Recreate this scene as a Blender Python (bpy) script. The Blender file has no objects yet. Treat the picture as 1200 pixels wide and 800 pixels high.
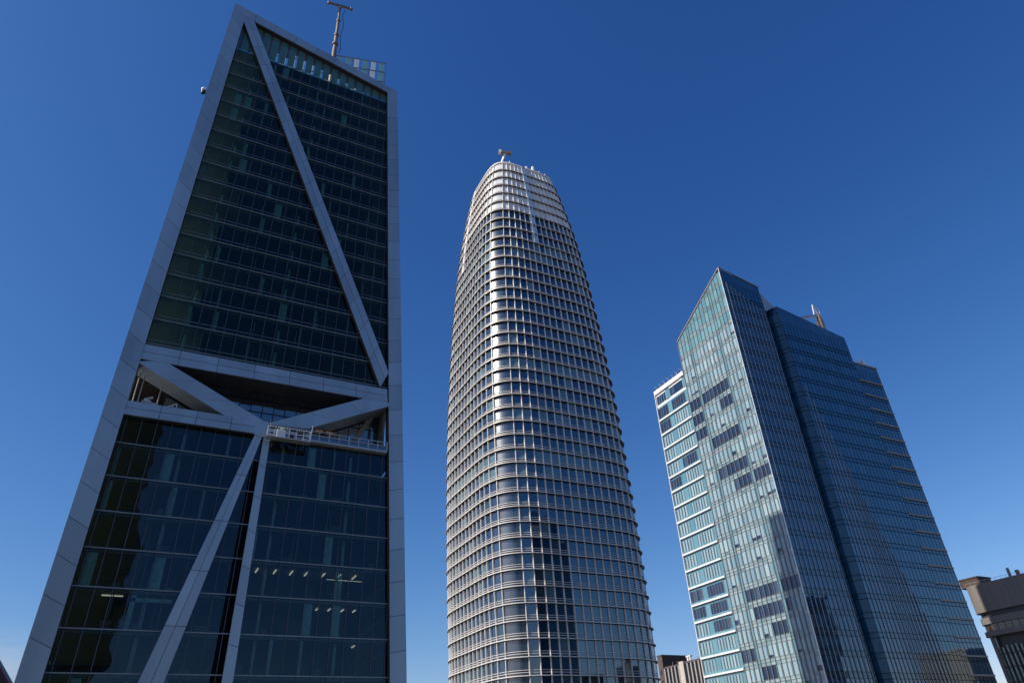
import bpy, bmesh, math, random
from mathutils import Vector, Matrix
R = math.radians
C = bpy.context.scene.collection
scene = bpy.context.scene

# ------------------------------------------------------------------ helpers
class MB:
    """collects faces, builds ONE mesh object"""
    def __init__(s): s.v=[]; s.f=[]; s.m=[]; s.uv=[]
    def face(s, pts, m=0, uv=None):
        n=len(s.v); s.v += [tuple(p) for p in pts]
        s.f.append(tuple(range(n,n+len(pts)))); s.m.append(m)
        s.uv.append(uv or [(0,0)]*len(pts))
    def hexa(s, a, b, m=0):
        """a: 4 points of one end, b: the matching 4 of the other end"""
        n=len(s.v); s.v += [tuple(p) for p in a]+[tuple(p) for p in b]
        for q in ((0,1,2,3),(7,6,5,4),(0,4,5,1),(1,5,6,2),(2,6,7,3),(3,7,4,0)):
            s.f.append(tuple(n+i for i in q)); s.m.append(m); s.uv.append([(0,0)]*4)
    def box(s, x0,x1,y0,y1,z0,z1, m=0):
        s.hexa([(x0,y0,z0),(x1,y0,z0),(x1,y1,z0),(x0,y1,z0)],[(x0,y0,z1),(x1,y0,z1),(x1,y1,z1),(x0,y1,z1)],m)
    def prism(s, front, back, m=0):
        k=len(front); n=len(s.v); s.v += [tuple(p) for p in front]+[tuple(p) for p in back]
        s.f.append(tuple(range(n,n+k))); s.f.append(tuple(range(n+2*k-1,n+k-1,-1)))
        s.m += [m,m]; s.uv += [[(0,0)]*k]*2
        for i in range(k):
            j=(i+1)%k; s.f.append((n+i,n+k+i,n+k+j,n+j)); s.m.append(m); s.uv.append([(0,0)]*4)
    def beam(s, p, q, w, h, m=0, up=(0,0,1)):
        p=Vector(p); q=Vector(q); d=(q-p).normalized(); u=Vector(up)
        if abs(d.dot(u))>.99: u=Vector((0,1,0))
        r=d.cross(u).normalized(); u=r.cross(d)
        o=[r*(-w/2)-u*(h/2), r*(w/2)-u*(h/2), r*(w/2)+u*(h/2), r*(-w/2)+u*(h/2)]
        s.hexa([p+e for e in o],[q+e for e in o],m)
    def tube(s, p, q, r0, r1=None, n=10, m=0):
        r1 = r0 if r1 is None else r1
        p=Vector(p); q=Vector(q); d=(q-p).normalized()
        u=Vector((0,0,1)) if abs(d.z)<.9 else Vector((1,0,0))
        a=d.cross(u).normalized(); b=d.cross(a)
        A=[p+(a*math.cos(t)+b*math.sin(t))*r0 for t in [2*math.pi*i/n for i in range(n)]]
        B=[q+(a*math.cos(t)+b*math.sin(t))*r1 for t in [2*math.pi*i/n for i in range(n)]]
        s.prism(A,B,m)
    def ball(s, c, r, m=0, nu=12, nv=8):
        c=Vector(c); g=[[c+Vector((math.sin(math.pi*j/nv)*math.cos(2*math.pi*i/nu),math.sin(math.pi*j/nv)*math.sin(2*math.pi*i/nu),math.cos(math.pi*j/nv)))*r for i in range(nu)] for j in range(nv+1)]
        for j in range(nv):
            for i in range(nu):
                k=(i+1)%nu
                if j==0: s.face([g[0][0],g[1][i],g[1][k]],m)
                elif j==nv-1: s.face([g[j][i],g[nv][0],g[j][k]],m)
                else: s.face([g[j][i],g[j+1][i],g[j+1][k],g[j][k]],m)
    def build(s, name, mats, parent=None, weld=True, smooth=False):
        me=bpy.data.meshes.new(name); me.from_pydata(s.v,[],s.f)
        ms = mats if isinstance(mats,(list,tuple)) else [mats]
        for m in ms: me.materials.append(m)
        me.polygons.foreach_set('material_index', s.m)
        uvl=me.uv_layers.new(name='UVMap')
        flat=[c for f in s.uv for p in f for c in p]
        uvl.data.foreach_set('uv', flat)
        bm=bmesh.new(); bm.from_mesh(me)
        if weld: bmesh.ops.remove_doubles(bm, verts=bm.verts, dist=1e-4)
        if weld: bmesh.ops.recalc_face_normals(bm, faces=bm.faces)
        else:      # loose panes: face each one away from the building's own axis
            ul=bm.loops.layers.uv[0]; c=parent.location.copy(); bm.normal_update()
            for fc in bm.faces:
                d=fc.calc_center_median()-c; d.z=0
                if fc.loops[0][ul].uv.length>0 and fc.normal.dot(d)<0: fc.normal_flip()
        bm.to_mesh(me); bm.free()
        if smooth: me.polygons.foreach_set('use_smooth',[True]*len(me.polygons))
        me.update()
        o=bpy.data.objects.new(name, me); C.objects.link(o)
        if parent: o.parent=parent; o.matrix_parent_inverse=parent.matrix_world.inverted()
        return o

def tag(o, label=None, cat=None, group=None, kind=None):
    if label: o['label']=label
    if cat: o['category']=cat
    if group: o['group']=group
    if kind: o['kind']=kind
    return o
def thing(name, loc, label, cat, group=None):
    o=bpy.data.objects.new(name, None); C.objects.link(o); o.location=loc; o.empty_display_size=.5
    o.matrix_world=Matrix.Translation(loc)
    return tag(o,label,cat,group)

# ------------------------------------------------------------------ materials
def nt(name):
    m=bpy.data.materials.new(name); m.use_nodes=True; t=m.node_tree; t.nodes.clear()
    out=t.nodes.new('ShaderNodeOutputMaterial'); return m,t,out
def N(t, typ, **kw):
    n=t.nodes.new(typ)
    for k,v in kw.items():
        if k in n.inputs.keys() if isinstance(k,str) else False: n.inputs[k].default_value=v
        else: setattr(n,k,v)
    return n
def L(t,a,b): t.links.new(a,b)
def col(c): return (c[0],c[1],c[2],1)

def solid(name, c, rough=.5, metal=0., var=.12, scale=.6, ior=1.5, streak=False, island=0.):
    """painted / metal / stone surface: uneven tone from noise at two sizes, uneven gloss"""
    m,t,out=nt(name)
    p=N(t,'ShaderNodeBsdfPrincipled'); p.inputs['Metallic'].default_value=metal; p.inputs['IOR'].default_value=ior
    tc=N(t,'ShaderNodeTexCoord'); mp=N(t,'ShaderNodeMapping'); L(t,tc.outputs['Object'],mp.inputs[0])
    mp.inputs['Scale'].default_value=(scale,scale,scale*(.12 if streak else 1))
    n1=N(t,'ShaderNodeTexNoise'); n1.inputs['Scale'].default_value=1.; n1.inputs['Detail'].default_value=5; L(t,mp.outputs[0],n1.inputs['Vector'])
    mr=N(t,'ShaderNodeMapRange'); mr.inputs['From Min'].default_value=.25; mr.inputs['From Max'].default_value=.75
    mr.inputs['To Min'].default_value=1-var; mr.inputs['To Max'].default_value=1+var; L(t,n1.outputs['Fac'],mr.inputs['Value'])
    vm=N(t,'ShaderNodeVectorMath',operation='SCALE'); vm.inputs[0].default_value=c[:3]; L(t,mr.outputs[0],vm.inputs['Scale'])
    src=vm.outputs[0]
    if island:     # each separate panel of cladding a touch lighter or darker
        ge=N(t,'ShaderNodeNewGeometry'); r_=N(t,'ShaderNodeMapRange'); r_.inputs['To Min'].default_value=1-island; r_.inputs['To Max'].default_value=1+island
        L(t,ge.outputs['Random Per Island'],r_.inputs['Value']); v2=N(t,'ShaderNodeVectorMath',operation='SCALE'); L(t,src,v2.inputs[0]); L(t,r_.outputs[0],v2.inputs['Scale']); src=v2.outputs[0]
    L(t,src,p.inputs['Base Color'])
    m2=N(t,'ShaderNodeMapRange'); m2.inputs['To Min'].default_value=max(.02,rough-.08); m2.inputs['To Max'].default_value=rough+.08
    L(t,n1.outputs['Fac'],m2.inputs['Value']); L(t,m2.outputs[0],p.inputs['Roughness'])
    L(t,p.outputs[0],out.inputs[0]); return m

def pane_normal(t, tilt, wob, wscale=.35):
    """every pane leans a little its own way (pane = integer cell of the UV map); the float glass itself is slightly wavy"""
    uv=N(t,'ShaderNodeUVMap'); fl=N(t,'ShaderNodeVectorMath',operation='FLOOR'); L(t,uv.outputs[0],fl.inputs[0])
    oi=N(t,'ShaderNodeObjectInfo')
    ad0=N(t,'ShaderNodeVectorMath',operation='ADD'); L(t,fl.outputs[0],ad0.inputs[0]); 
    cx=N(t,'ShaderNodeCombineXYZ'); L(t,oi.outputs['Random'],cx.inputs[2]); L(t,cx.outputs[0],ad0.inputs[1])
    wn=N(t,'ShaderNodeTexWhiteNoise',noise_dimensions='3D'); L(t,ad0.outputs[0],wn.inputs['Vector'])
    sb=N(t,'ShaderNodeVectorMath',operation='SUBTRACT'); L(t,wn.outputs['Color'],sb.inputs[0]); sb.inputs[1].default_value=(.5,.5,.5)
    sc=N(t,'ShaderNodeVectorMath',operation='SCALE'); L(t,sb.outputs[0],sc.inputs[0]); sc.inputs['Scale'].default_value=tilt
    tc=N(t,'ShaderNodeTexCoord'); nz=N(t,'ShaderNodeTexNoise'); nz.inputs['Scale'].default_value=wscale; nz.inputs['Detail'].default_value=1
    L(t,tc.outputs['Object'],nz.inputs['Vector'])
    s2=N(t,'ShaderNodeVectorMath',operation='SUBTRACT'); L(t,nz.outputs['Color'],s2.inputs[0]); s2.inputs[1].default_value=(.5,.5,.5)
    s3=N(t,'ShaderNodeVectorMath',operation='SCALE'); L(t,s2.outputs[0],s3.inputs[0]); s3.inputs['Scale'].default_value=wob
    ge=N(t,'ShaderNodeNewGeometry')
    a=N(t,'ShaderNodeVectorMath',operation='ADD'); L(t,ge.outputs['Normal'],a.inputs[0]); L(t,sc.outputs[0],a.inputs[1])
    b=N(t,'ShaderNodeVectorMath',operation='ADD'); L(t,a.outputs[0],b.inputs[0]); L(t,s3.outputs[0],b.inputs[1])
    no=N(t,'ShaderNodeVectorMath',operation='NORMALIZE'); L(t,b.outputs[0],no.inputs[0])
    return no.outputs[0], wn.outputs['Value'], wn

def coated_glass(name, cols, ior=2.2, rough=.03, tilt=.02, wob=.02, tint=(1,1,1), wscale=.35, floors=0.):
    """opaque curtain-wall pane: what shows of the room behind (one of several tones per pane) under a reflecting coat.
    cols: [(threshold, colour), ...] in steps of the pane's own random number"""
    m,t,out=nt(name)
    nrm,val,wn=pane_normal(t,tilt,wob,wscale)
    p=N(t,'ShaderNodeBsdfPrincipled'); p.inputs['IOR'].default_value=ior; p.inputs['Roughness'].default_value=rough
    p.inputs['Specular Tint'].default_value=col(tint)
    cr=N(t,'ShaderNodeValToRGB'); cr.color_ramp.interpolation='CONSTANT'
    e=cr.color_ramp.elements
    while len(e)<len(cols): e.new(.5)
    for i,(a,c) in enumerate(cols): e[i].position=a; e[i].color=col(c)
    if floors:     # on some storeys most blinds are down
        oi=N(t,'ShaderNodeObjectInfo'); gt=N(t,'ShaderNodeMath',operation='GREATER_THAN'); gt.inputs[1].default_value=1-floors; L(t,oi.outputs['Random'],gt.inputs[0])
        ma=N(t,'ShaderNodeMath',operation='MULTIPLY_ADD'); ma.inputs[1].default_value=.55; L(t,gt.outputs[0],ma.inputs[0]); L(t,val,ma.inputs[2]); val=ma.outputs[0]
    L(t,val,cr.inputs[0]); L(t,cr.outputs[0],p.inputs['Base Color']); L(t,nrm,p.inputs['Normal'])
    L(t,p.outputs[0],out.inputs[0]); return m

def clear_glass(name, trans=(.4,.52,.48), ior=2.0, rough=.01, tilt=.012, wob=.015, tint=(1,1,1)):
    """see-through tinted pane"""
    m,t,out=nt(name)
    nrm,val,wn=pane_normal(t,tilt,wob,.3)
    fr=N(t,'ShaderNodeFresnel'); fr.inputs['IOR'].default_value=ior; L(t,nrm,fr.inputs['Normal'])
    tr=N(t,'ShaderNodeBsdfTransparent'); tr.inputs[0].default_value=col(trans)
    gl=N(t,'ShaderNodeBsdfGlossy'); gl.inputs['Roughness'].default_value=rough; gl.inputs['Color'].default_value=col(tint); L(t,nrm,gl.inputs['Normal'])
    mx=N(t,'ShaderNodeMixShader'); L(t,fr.outputs[0],mx.inputs[0]); L(t,tr.outputs[0],mx.inputs[1]); L(t,gl.outputs[0],mx.inputs[2])
    L(t,mx.outputs[0],out.inputs[0]); return m

def veil_glass(name, c, trans=.35):
    """fritted, milky screen glass: part see-through, part scattering"""
    m,t,out=nt(name)
    nrm,val,wn=pane_normal(t,.02,.02)
    p=N(t,'ShaderNodeBsdfPrincipled'); p.inputs['Base Color'].default_value=col(c); p.inputs['Roughness'].default_value=.15; L(t,nrm,p.inputs['Normal'])
    tl=N(t,'ShaderNodeBsdfTranslucent'); tl.inputs[0].default_value=col([min(1,x*1.3) for x in c])
    a=N(t,'ShaderNodeMixShader'); a.inputs[0].default_value=.45; L(t,p.outputs[0],a.inputs[1]); L(t,tl.outputs[0],a.inputs[2])
    tr=N(t,'ShaderNodeBsdfTransparent'); tr.inputs[0].default_value=(.7,.85,.85,1)
    b=N(t,'ShaderNodeMixShader'); b.inputs[0].default_value=trans; L(t,a.outputs[0],b.inputs[1]); L(t,tr.outputs[0],b.inputs[2])
    L(t,b.outputs[0],out.inputs[0]); return m

def lamp(name, c, s):
    m,t,out=nt(name); e=N(t,'ShaderNodeEmission'); e.inputs[0].default_value=col(c); e.inputs[1].default_value=s
    L(t,e.outputs[0],out.inputs[0]); return m

M={}
# braced tower
M['alu']=solid('brushed_aluminium',(.33,.40,.435),.40,.5,.14,.25,streak=True,island=.10)
M['alu_dark']=solid('dark_joint',(.03,.032,.036),.6)
M['mull']=solid('bronze_mullion',(.075,.075,.09),.4,.3,.1)
M['ledge_a']=solid('floor_edge_trim',(.22,.25,.27),.4,.3,.12)
M['glass_a']=clear_glass('green_tinted_glass',(.33,.48,.43),1.42,.01,.012,.018,(.70,.95,.9))
M['glass_side']=clear_glass('side_glass_clear',(.44,.50,.38),1.45,.01,.01,.01)
M['glass_side_dark']=clear_glass('side_glass_dark',(.12,.125,.07),1.45,.01,.01,.01)
M['glass_low']=clear_glass('low_storey_glass',(.46,.60,.59),1.62,.01,.014,.03,(.72,.90,1))
M['slab']=solid('ceiling_board',(.26,.28,.26),.8)
M['core']=solid('core_wall',(.16,.17,.15),.8,0,.35,.25)
M['partition']=solid('partition_wall',(.30,.31,.26),.7,0,.3)
M['partition_b']=solid('cream_partition',(.55,.54,.40),.7,0,.2)
M['curtain_a']=solid('pale_curtain',(.60,.80,.75),.8,0,.2,2.)
M['desk']=solid('office_furniture',(.25,.22,.18),.6,0,.3)
M['tube']=lamp('ceiling_tube',(1,.84,.66),.65)
M['soffit']=solid('dark_soffit',(.04,.034,.03),.6)
M['terrace']=solid('terrace_paving',(.16,.14,.12),.8)
M['glass_in']=coated_glass('terrace_glazing',[(0,(.006,.012,.02)),(.7,(.01,.02,.03))],2.9,.03,.02,.02)
M['rail']=solid('rail_metal',(.42,.40,.36),.4,.5)
M['white']=solid('white_paint',(.72,.72,.70),.45,0,.08)
M['orange']=solid('orange_tarp',(.75,.27,.06),.7)
M['yellow']=solid('yellow_vest',(.55,.62,.08),.7)
M['steel']=solid('weathered_steel',(.19,.155,.125),.5,.4,.2)
M['black']=solid('black_rubber',(.02,.02,.02),.6)
M['veil']=veil_glass('fritted_screen_glass',(.09,.21,.21),.15)
M['veil_bright']=veil_glass('pale_screen_glass',(.80,.84,.82),.12)
M['veil_mid']=veil_glass('teal_screen_glass',(.35,.55,.55),.2)
# curved tower
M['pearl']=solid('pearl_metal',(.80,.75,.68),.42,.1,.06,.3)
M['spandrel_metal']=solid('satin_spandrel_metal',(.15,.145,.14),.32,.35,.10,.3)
M['pearl_shade']=solid('ledge_underside_shade',(.09,.072,.06),.6,.1,.12,.3)  # undersides of ledges and rails: their shade is painted into this dark tone
M['glass_b']=coated_glass('blue_curtain_glass',[(0,(.009,.026,.058)),(.45,(.013,.036,.070)),(.80,(.03,.06,.08)),(.93,(.10,.17,.18))],2.35,.03,.007,.014,(.74,.90,1),floors=.14)
M['glass_corner']=coated_glass('bent_corner_glass',[(0,(.010,.022,.04)),(.45,(.016,.032,.05)),(.85,(.03,.06,.08))],2.35,.25,.010,.03,(.9,.96,1))
M['crown']=coated_glass('crown_screen_panel',[(0,(.66,.66,.65)),(.4,(.74,.74,.72)),(.8,(.58,.59,.60))],1.8,.3,.05,.02)
M['strip']=solid('crown_strip_metal',(.48,.55,.60),.3,.3,.12,.4)
# faceted tower
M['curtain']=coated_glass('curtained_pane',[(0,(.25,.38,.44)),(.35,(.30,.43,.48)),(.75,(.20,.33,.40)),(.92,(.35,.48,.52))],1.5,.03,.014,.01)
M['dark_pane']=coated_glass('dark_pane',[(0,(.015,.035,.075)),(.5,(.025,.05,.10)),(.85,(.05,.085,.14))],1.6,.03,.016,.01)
M['teal']=coated_glass('teal_spandrel_glass',[(0,(.11,.26,.32)),(.5,(.14,.30,.36))],1.75,.04,.012,.01)
M['pane_gap']=coated_glass('bare_pane_edge',[(0,(.05,.12,.16)),(.5,(.07,.15,.19)),(.8,(.10,.19,.23))],1.6,.03,.014,.01)
M['spandrel']=coated_glass('fritted_spandrel',[(0,(.25,.36,.40)),(.3,(.20,.32,.36)),(.6,(.29,.41,.43)),(.9,(.14,.25,.30))],1.55,.06,.012,.01)
M['crown_pane']=coated_glass('crown_glass_pane',[(0,(.13,.30,.34)),(.4,(.17,.35,.39)),(.75,(.11,.26,.31))],1.75,.03,.012,.01)
M['fin']=solid('fin_metal',(.30,.25,.23),.4,.2,.1)
M['fin_grey']=solid('grey_fin_metal',(.33,.36,.38),.4,.3,.1)
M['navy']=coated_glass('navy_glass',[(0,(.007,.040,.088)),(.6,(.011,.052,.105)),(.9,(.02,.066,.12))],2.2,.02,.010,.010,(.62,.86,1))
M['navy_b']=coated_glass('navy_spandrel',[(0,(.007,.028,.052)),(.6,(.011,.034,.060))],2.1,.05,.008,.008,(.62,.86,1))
M['chamfer']=coated_glass('blue_chamfer_glass',[(0,(.012,.07,.14)),(.5,(.018,.085,.16))],1.42,.02,.008,.008,(.6,.86,1))
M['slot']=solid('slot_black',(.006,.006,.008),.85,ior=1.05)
M['bandwhite']=solid('white_spandrel_band',(.80,.78,.75),.5,0,.06)
M['bandbuff']=solid('buff_spandrel_band',(.26,.23,.20),.5,0,.1)
M['roofgrey']=solid('grey_roof_glass',(.30,.36,.40),.2,.1,.1)
M['gravel']=solid('roof_gravel',(.26,.25,.24),.9)
# others
M['concrete']=solid('panel_concrete',(.20,.175,.155),.75,0,.16,.35,streak=True)
M['concrete_d']=solid('soffit_concrete',(.12,.10,.09),.8,0,.2)
M['brown']=coated_glass('bronze_glass',[(0,(.06,.035,.022)),(.5,(.08,.045,.03)),(.8,(.035,.025,.02))],1.7,.05,.02,.01)
M['brownbox']=solid('brown_penthouse',(.07,.045,.035),.7,0,.2)
M['greenfin']=solid('pale_green_fin',(.42,.50,.42),.5)
M['ribl']=solid('light_rib_concrete',(.34,.325,.315),.8,0,.1)
M['ribd']=solid('dark_bay',(.035,.033,.036),.4)
M['pier']=solid('beige_pier',(.52,.48,.42),.8,0,.08)
M['darkbrick']=solid('dark_brown_brick',(.10,.075,.07),.8,0,.2)
M['slate']=solid('dark_slate',(.035,.03,.032),.6)
M['redtrim']=solid('red_trim',(.16,.02,.03),.5)
M['beige']=solid('beige_stone',(.42,.36,.27),.8,0,.12)
M['asphalt']=solid('asphalt',(.05,.05,.052),.9,0,.2,.3)
M['pave']=solid('paving',(.28,.27,.26),.9,0,.12,.3)
M['ground']=solid('city_ground',(.16,.155,.15),.95,0,.2,.05)
M['paint']=solid('road_paint',(.75,.75,.72),.7)

# ------------------------------------------------------------------ ground, street
g=MB(); g.box(-6000,6000,-6000,6000,-2,0); tag(g.build('ground',M['ground']),kind='structure')
g=MB(); g.box(-600,600,58,76,.0,.004); g.box(78,94,-600,600,.0,.008); tag(g.build('road',M['asphalt']),kind='structure')
g=MB()
for x0,x1,y0,y1 in ((-600,78,76,80),(94,600,76,80),(-600,78,54,58),(94,600,54,58),(74,78,80,600),(94,98,80,600)): g.box(x0,x1,y0,y1,0,.14)
tag(g.build('pavement',M['pave']),kind='structure')
g=MB()
for i in range(-40,40): g.box(i*9,i*9+3,66.9,67.1,.008,.012)
tag(g.build('road_markings',M['paint']),kind='structure')

rnd=random.Random(7)
# ================================================================== BRACED TOWER (left)
Y0=104.; K=.03
def P(x,z,d=0.): return (x, Y0+K*(z-65)+d, z)
def xr_out(z): return 34.7-(z-77)*.0535
def xr_in(z):  return xr_out(z)-2.45
XL_OUT,XL_IN=-12.7,-10.15
def ztop(x): return 220.9-(x+12.1)*.2695      # underside line of the roof beam is ~2.6 m lower
low=[72.65,77.7,82.75,87.8,92.8,97.8,102.85,107.95,112.1]
up=[125.3+4.77*k for k in range(0,18)]        # 125.3 ... 206.4
T=thing('braced_tower',(11,112,0),'dark green glass tower with grey zigzag bracing and a slanted pointed top','skyscraper')

def panel_strip(a, b, n, d0, d1, name, halves=1, gap=.075, mat='alu'):
    """a, b: functions t->(x,z) for two long edges; n panels along it, joints between them over a dark backing"""
    mb=MB()
    for i in range(n):
        for h in range(halves):
            def pt(t,s):
                A=Vector((*a(t),0)); B=Vector((*b(t),0)); q=A.lerp(B,s); return q
            t0,t1=i/n,(i+1)/n; s0,s1=h/halves,(h+1)/halves
            ln=(pt(t1,.5)-pt(t0,.5)).length; e=gap/2/ln/n if n>1 else 0
            wd=(pt(.5,1)-pt(.5,0)).length; es=gap/2/wd if halves>1 else 0
            t0=t0+(e if i>0 else 0); t1=t1-(e if i<n-1 else 0); s0=s0+(es if h>0 else 0); s1=s1-(es if h<halves-1 else 0)
            q=[pt(t0,s0),pt(t1,s0),pt(t1,s1),pt(t0,s1)]
            mb.prism([P(v.x,v.y,d0) for v in q],[P(v.x,v.y,d0+.25) for v in q],0)
    q=[Vector((*a(0),0)),Vector((*a(1),0)),Vector((*b(1),0)),Vector((*b(0),0))]
    c=sum(q,Vector())/4; q=[c+(v-c)*.9985 for v in q]
    mb.prism([P(v.x,v.y,d0+.06) for v in q],[P(v.x,v.y,d1) for v in q],1)
    return mb.build(name,[M[mat],M['alu_dark'] if d1<2 else M['alu']],T)
def lin(p,q): return lambda t:(p[0]+(q[0]-p[0])*t, p[1]+(q[1]-p[1])*t)

panel_strip(lin((XL_OUT,2),(XL_OUT+.1,ztop(-12.6)-.6)), lin((XL_IN,2),(XL_IN+.4,ztop(-9.7)-3.2)), 44, -1.2, .9,'column')
panel_strip(lin((xr_out(2),2),(xr_out(210),210.1)), lin((xr_in(2),2),(xr_in(210),208.9)), 42, -1.2, .9,'column')
panel_strip(lin((-12.66,221.05),(27.66,210.15)), lin((-12.3,217.9),(25.1,208.55)), 8, -1.17, 1.4,'roof_beam')
panel_strip(lin((-11.05,218.3),(28.1,124.7)), lin((-8.75,219.4),(29.5,128.0)), 17, -1.12, 1.2,'brace',2)
panel_strip(lin((-10.3,124.45),(29.4,124.45)), lin((-10.3,121.75),(29.6,121.85)), 7, -1.07, .9,'belt',2)
panel_strip(lin((-10.3,114.35),(9.8,114.35)), lin((-10.3,112.1),(9.8,112.1)), 4, -1.07, .9,'belt',2)
panel_strip(lin((-6.6,122.1),(9.75,114.35)), lin((-10.4,121.2),(4.0,114.2)), 3, -1.02, 3.4,'brace')
panel_strip(lin((10.0,114.1),(29.0,123.7)), lin((16.4,114.3),(30.0,121.2)), 3, -1.02, 3.4,'brace')
panel_strip(lin((8.6,112.2),(-8.6,40)), lin((9.75,112.2),(-3.9,40)), 10, -.97, 1.0,'brace',2)
panel_strip(lin((9.9,112.4),(9.75,40)), lin((10.9,111.8),(11.5,40)), 14, -.92, 1.0,'column')
mb=MB()   # node plate where the braces meet
mb.prism([P(8.3,114.4,-1.14),P(10.2,114.4,-1.14),P(10.9,112.0,-1.14),P(9.4,111.6,-1.14),P(8.3,112.0,-1.14)],[P(8.3,114.4,-.9),P(10.2,114.4,-.9),P(10.9,112.0,-.9),P(9.4,111.6,-.9),P(8.3,112.0,-.9)])
mb.build('node_plate',M['alu'],T)
mb=MB()   # black strip beside the slim column paints in the shade of a fold
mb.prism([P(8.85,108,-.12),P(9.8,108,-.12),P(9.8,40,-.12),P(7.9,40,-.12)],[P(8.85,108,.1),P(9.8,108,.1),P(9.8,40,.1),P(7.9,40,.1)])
mb.build('fold_shade_strip',M['slot'],T)

DEP=30.
def storey(z0,z1,fl,curt,upper):
    """one storey: a ribbon of panes, its mullions and floor edge, and the floor behind"""
    bay=2.05
    mb=MB(); x=XL_IN-.3; k=0
    xs=[]
    xr=xr_in(z0)+.3
    n=int(round((xr-x)/bay)); xs=[x+(xr-x)*i/n for i in range(n+1)]
    # keep mullions lined up from floor to floor
    xs=[x]+[11.1+2.05*i for i in range(-10,11) if x+.8<11.1+2.05*i<xr-.5]+[xr]
    for i in range(len(xs)-1):
        mb.face([P(xs[i],z0),P(xs[i+1],z0),P(xs[i+1],z1),P(xs[i],z1)],0,[(i+.02,fl+.02),(i+.98,fl+.02),(i+.98,fl+.98),(i+.02,fl+.98)])
    mb.build('window_band',M['glass_a'] if upper else M['glass_low'],T,weld=False)
    mb=MB()
    for xx in xs[1:-1]:
        mb.hexa([P(xx-.05,z0+.14,-.16),P(xx+.05,z0+.14,-.16),P(xx+.05,z0+.14,.1),P(xx-.05,z0+.14,.1)],[P(xx-.05,z1-.14,-.16),P(xx+.05,z1-.14,-.16),P(xx+.05,z1-.14,.1),P(xx-.05,z1-.14,.1)])
    if not upper:
        pass
    mb.build('window_frame',M['mull'],T)
    mb=MB()
    mb.hexa([P(xs[0],z0-.07,-.2),P(xs[-1],z0-.07,-.2),P(xs[-1],z0-.07,.05),P(xs[0],z0-.07,.05)],[P(xs[0],z0+.08,-.2),P(xs[-1],z0+.08,-.2),P(xs[-1],z0+.08,.05),P(xs[0],z0+.08,.05)])
    if upper: mb.hexa([P(xs[0],z0+.85,-.03),P(xs[-1],z0+.85,-.03),P(xs[-1],z0+.85,.04),P(xs[0],z0+.85,.04)],[P(xs[0],z0+.92,-.03),P(xs[-1],z0+.92,-.03),P(xs[-1],z0+.92,.04),P(xs[0],z0+.92,.04)])
    mb.build('floor_edge',M['ledge_a'],T)
    mb=MB(); y=P(0,z0)[1]; yb=y+DEP-K*2*(z0-65)
    mb.box(XL_OUT+.5,xr_out(z0)-.6,y+.25,yb-.3,z0-.45,z0-.02)
    mb.build('floor_slab',M['slab'],T)
    # rooms: cross walls and loose furniture
    mb=MB()
    for xx in [rnd.uniform(-6,xr-2) for _ in range(3)]:
        mb.box(xx,xx+.12,y+rnd.uniform(1.2,3),y+9.4,z0+.01,z1-.46)
    if upper and rnd.random()<.75: xx=rnd.uniform(-5.5,-1); mb.box(xx,xx+.12,y+rnd.uniform(.6,1.2),y+10,z0+.01,z1-.46)
    mb.build('partition',M['partition'] if not upper else M['partition_b'],T)
    mb=MB()
    for _ in range(7):
        xx=rnd.uniform(-9,xr-2); dd=rnd.uniform(.7,3); w=rnd.uniform(.6,1.8); h=rnd.uniform(.7,1.5)
        mb.box(xx,xx+w,y+dd,y+dd+.7,z0,z0+h)
    mb.build('furniture',M['desk'],T)
    for _ in range(curt):
        i=rnd.randrange(1,len(xs)-1); w=rnd.choice([.25,.3,.45,.6,1.2]); mb=MB(); s=6
        for j in range(s):
            a=xs[i]+.1+w*j/s; b=xs[i]+.1+w*(j+1)/s; da=.45+.06*(j%2); db=.45+.06*((j+1)%2)
            mb.prism([P(a,z0+.05,da),P(b,z0+.05,db),P(b,z1-.5,db),P(a,z1-.5,da)],[P(a,z0+.05,da+.03),P(b,z0+.05,db+.03),P(b,z1-.5,db+.03),P(a,z1-.5,da+.03)])
        mb.build('curtain',M['curtain_a'],T)
for i in range(len(low)-1): storey(low[i],low[i+1],i,3,False)
for i in range(len(up)-1): storey(up[i],up[i+1],20+i,4,True)
# sides, back, core
for z0,z1,nm in ((72.65,112.1,'side_glazing'),(125.3,206.4,'side_glazing')):
    y=P(0,z0)[1]; y1=P(0,z1)[1]
    for sgn in (0,1):
        mb=MB(); nb=12; nf=int((z1-z0)/4.8)
        for j in range(nf):
            for k in range(nb):
                za=z0+(z1-z0)*j/nf; zb=z0+(z1-z0)*(j+1)/nf
                xa=XL_OUT+.35 if sgn==0 else xr_out(za)-.3; xb=XL_OUT+.35 if sgn==0 else xr_out(zb)-.3
                f=lambda zz,q: P(0,zz)[1]+1.2+(DEP-2*K*(zz-65)-1.5)*q/nb
                mb.face([(xa,f(za,k),za),(xa,f(za,k+1),za),(xb,f(zb,k+1),zb),(xb,f(zb,k),zb)],0,[(k+.02,j+.02),(k+.98,j+.02),(k+.98,j+.98),(k+.02,j+.98)])
        mb.build(nm,M['glass_side'] if z0>120 else M['glass_side_dark'],T,weld=False)
mb=MB(); f=lambda zz: Y0+DEP-K*(zz-65)
for z0,z1 in ((0,112.1),(125.3,206.4)):
    mb.prism([(XL_OUT+.3,f(z0),z0),(xr_out(z0)-.3,f(z0),z0),(xr_out(z1)-.3,f(z1),z1),(XL_OUT+.3,f(z1),z1)],[(XL_OUT+.3,f(z0)-.2,z0),(xr_out(z0)-.3,f(z0)-.2,z0),(xr_out(z1)-.3,f(z1)-.2,z1),(XL_OUT+.3,f(z1)-.2,z1)])
mb.build('rear_glazing',M['navy'],T)
mb=MB(); mb.box(-2.5,23,116.2,126,0,205.8); mb.build('core',M['core'],T)
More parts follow.
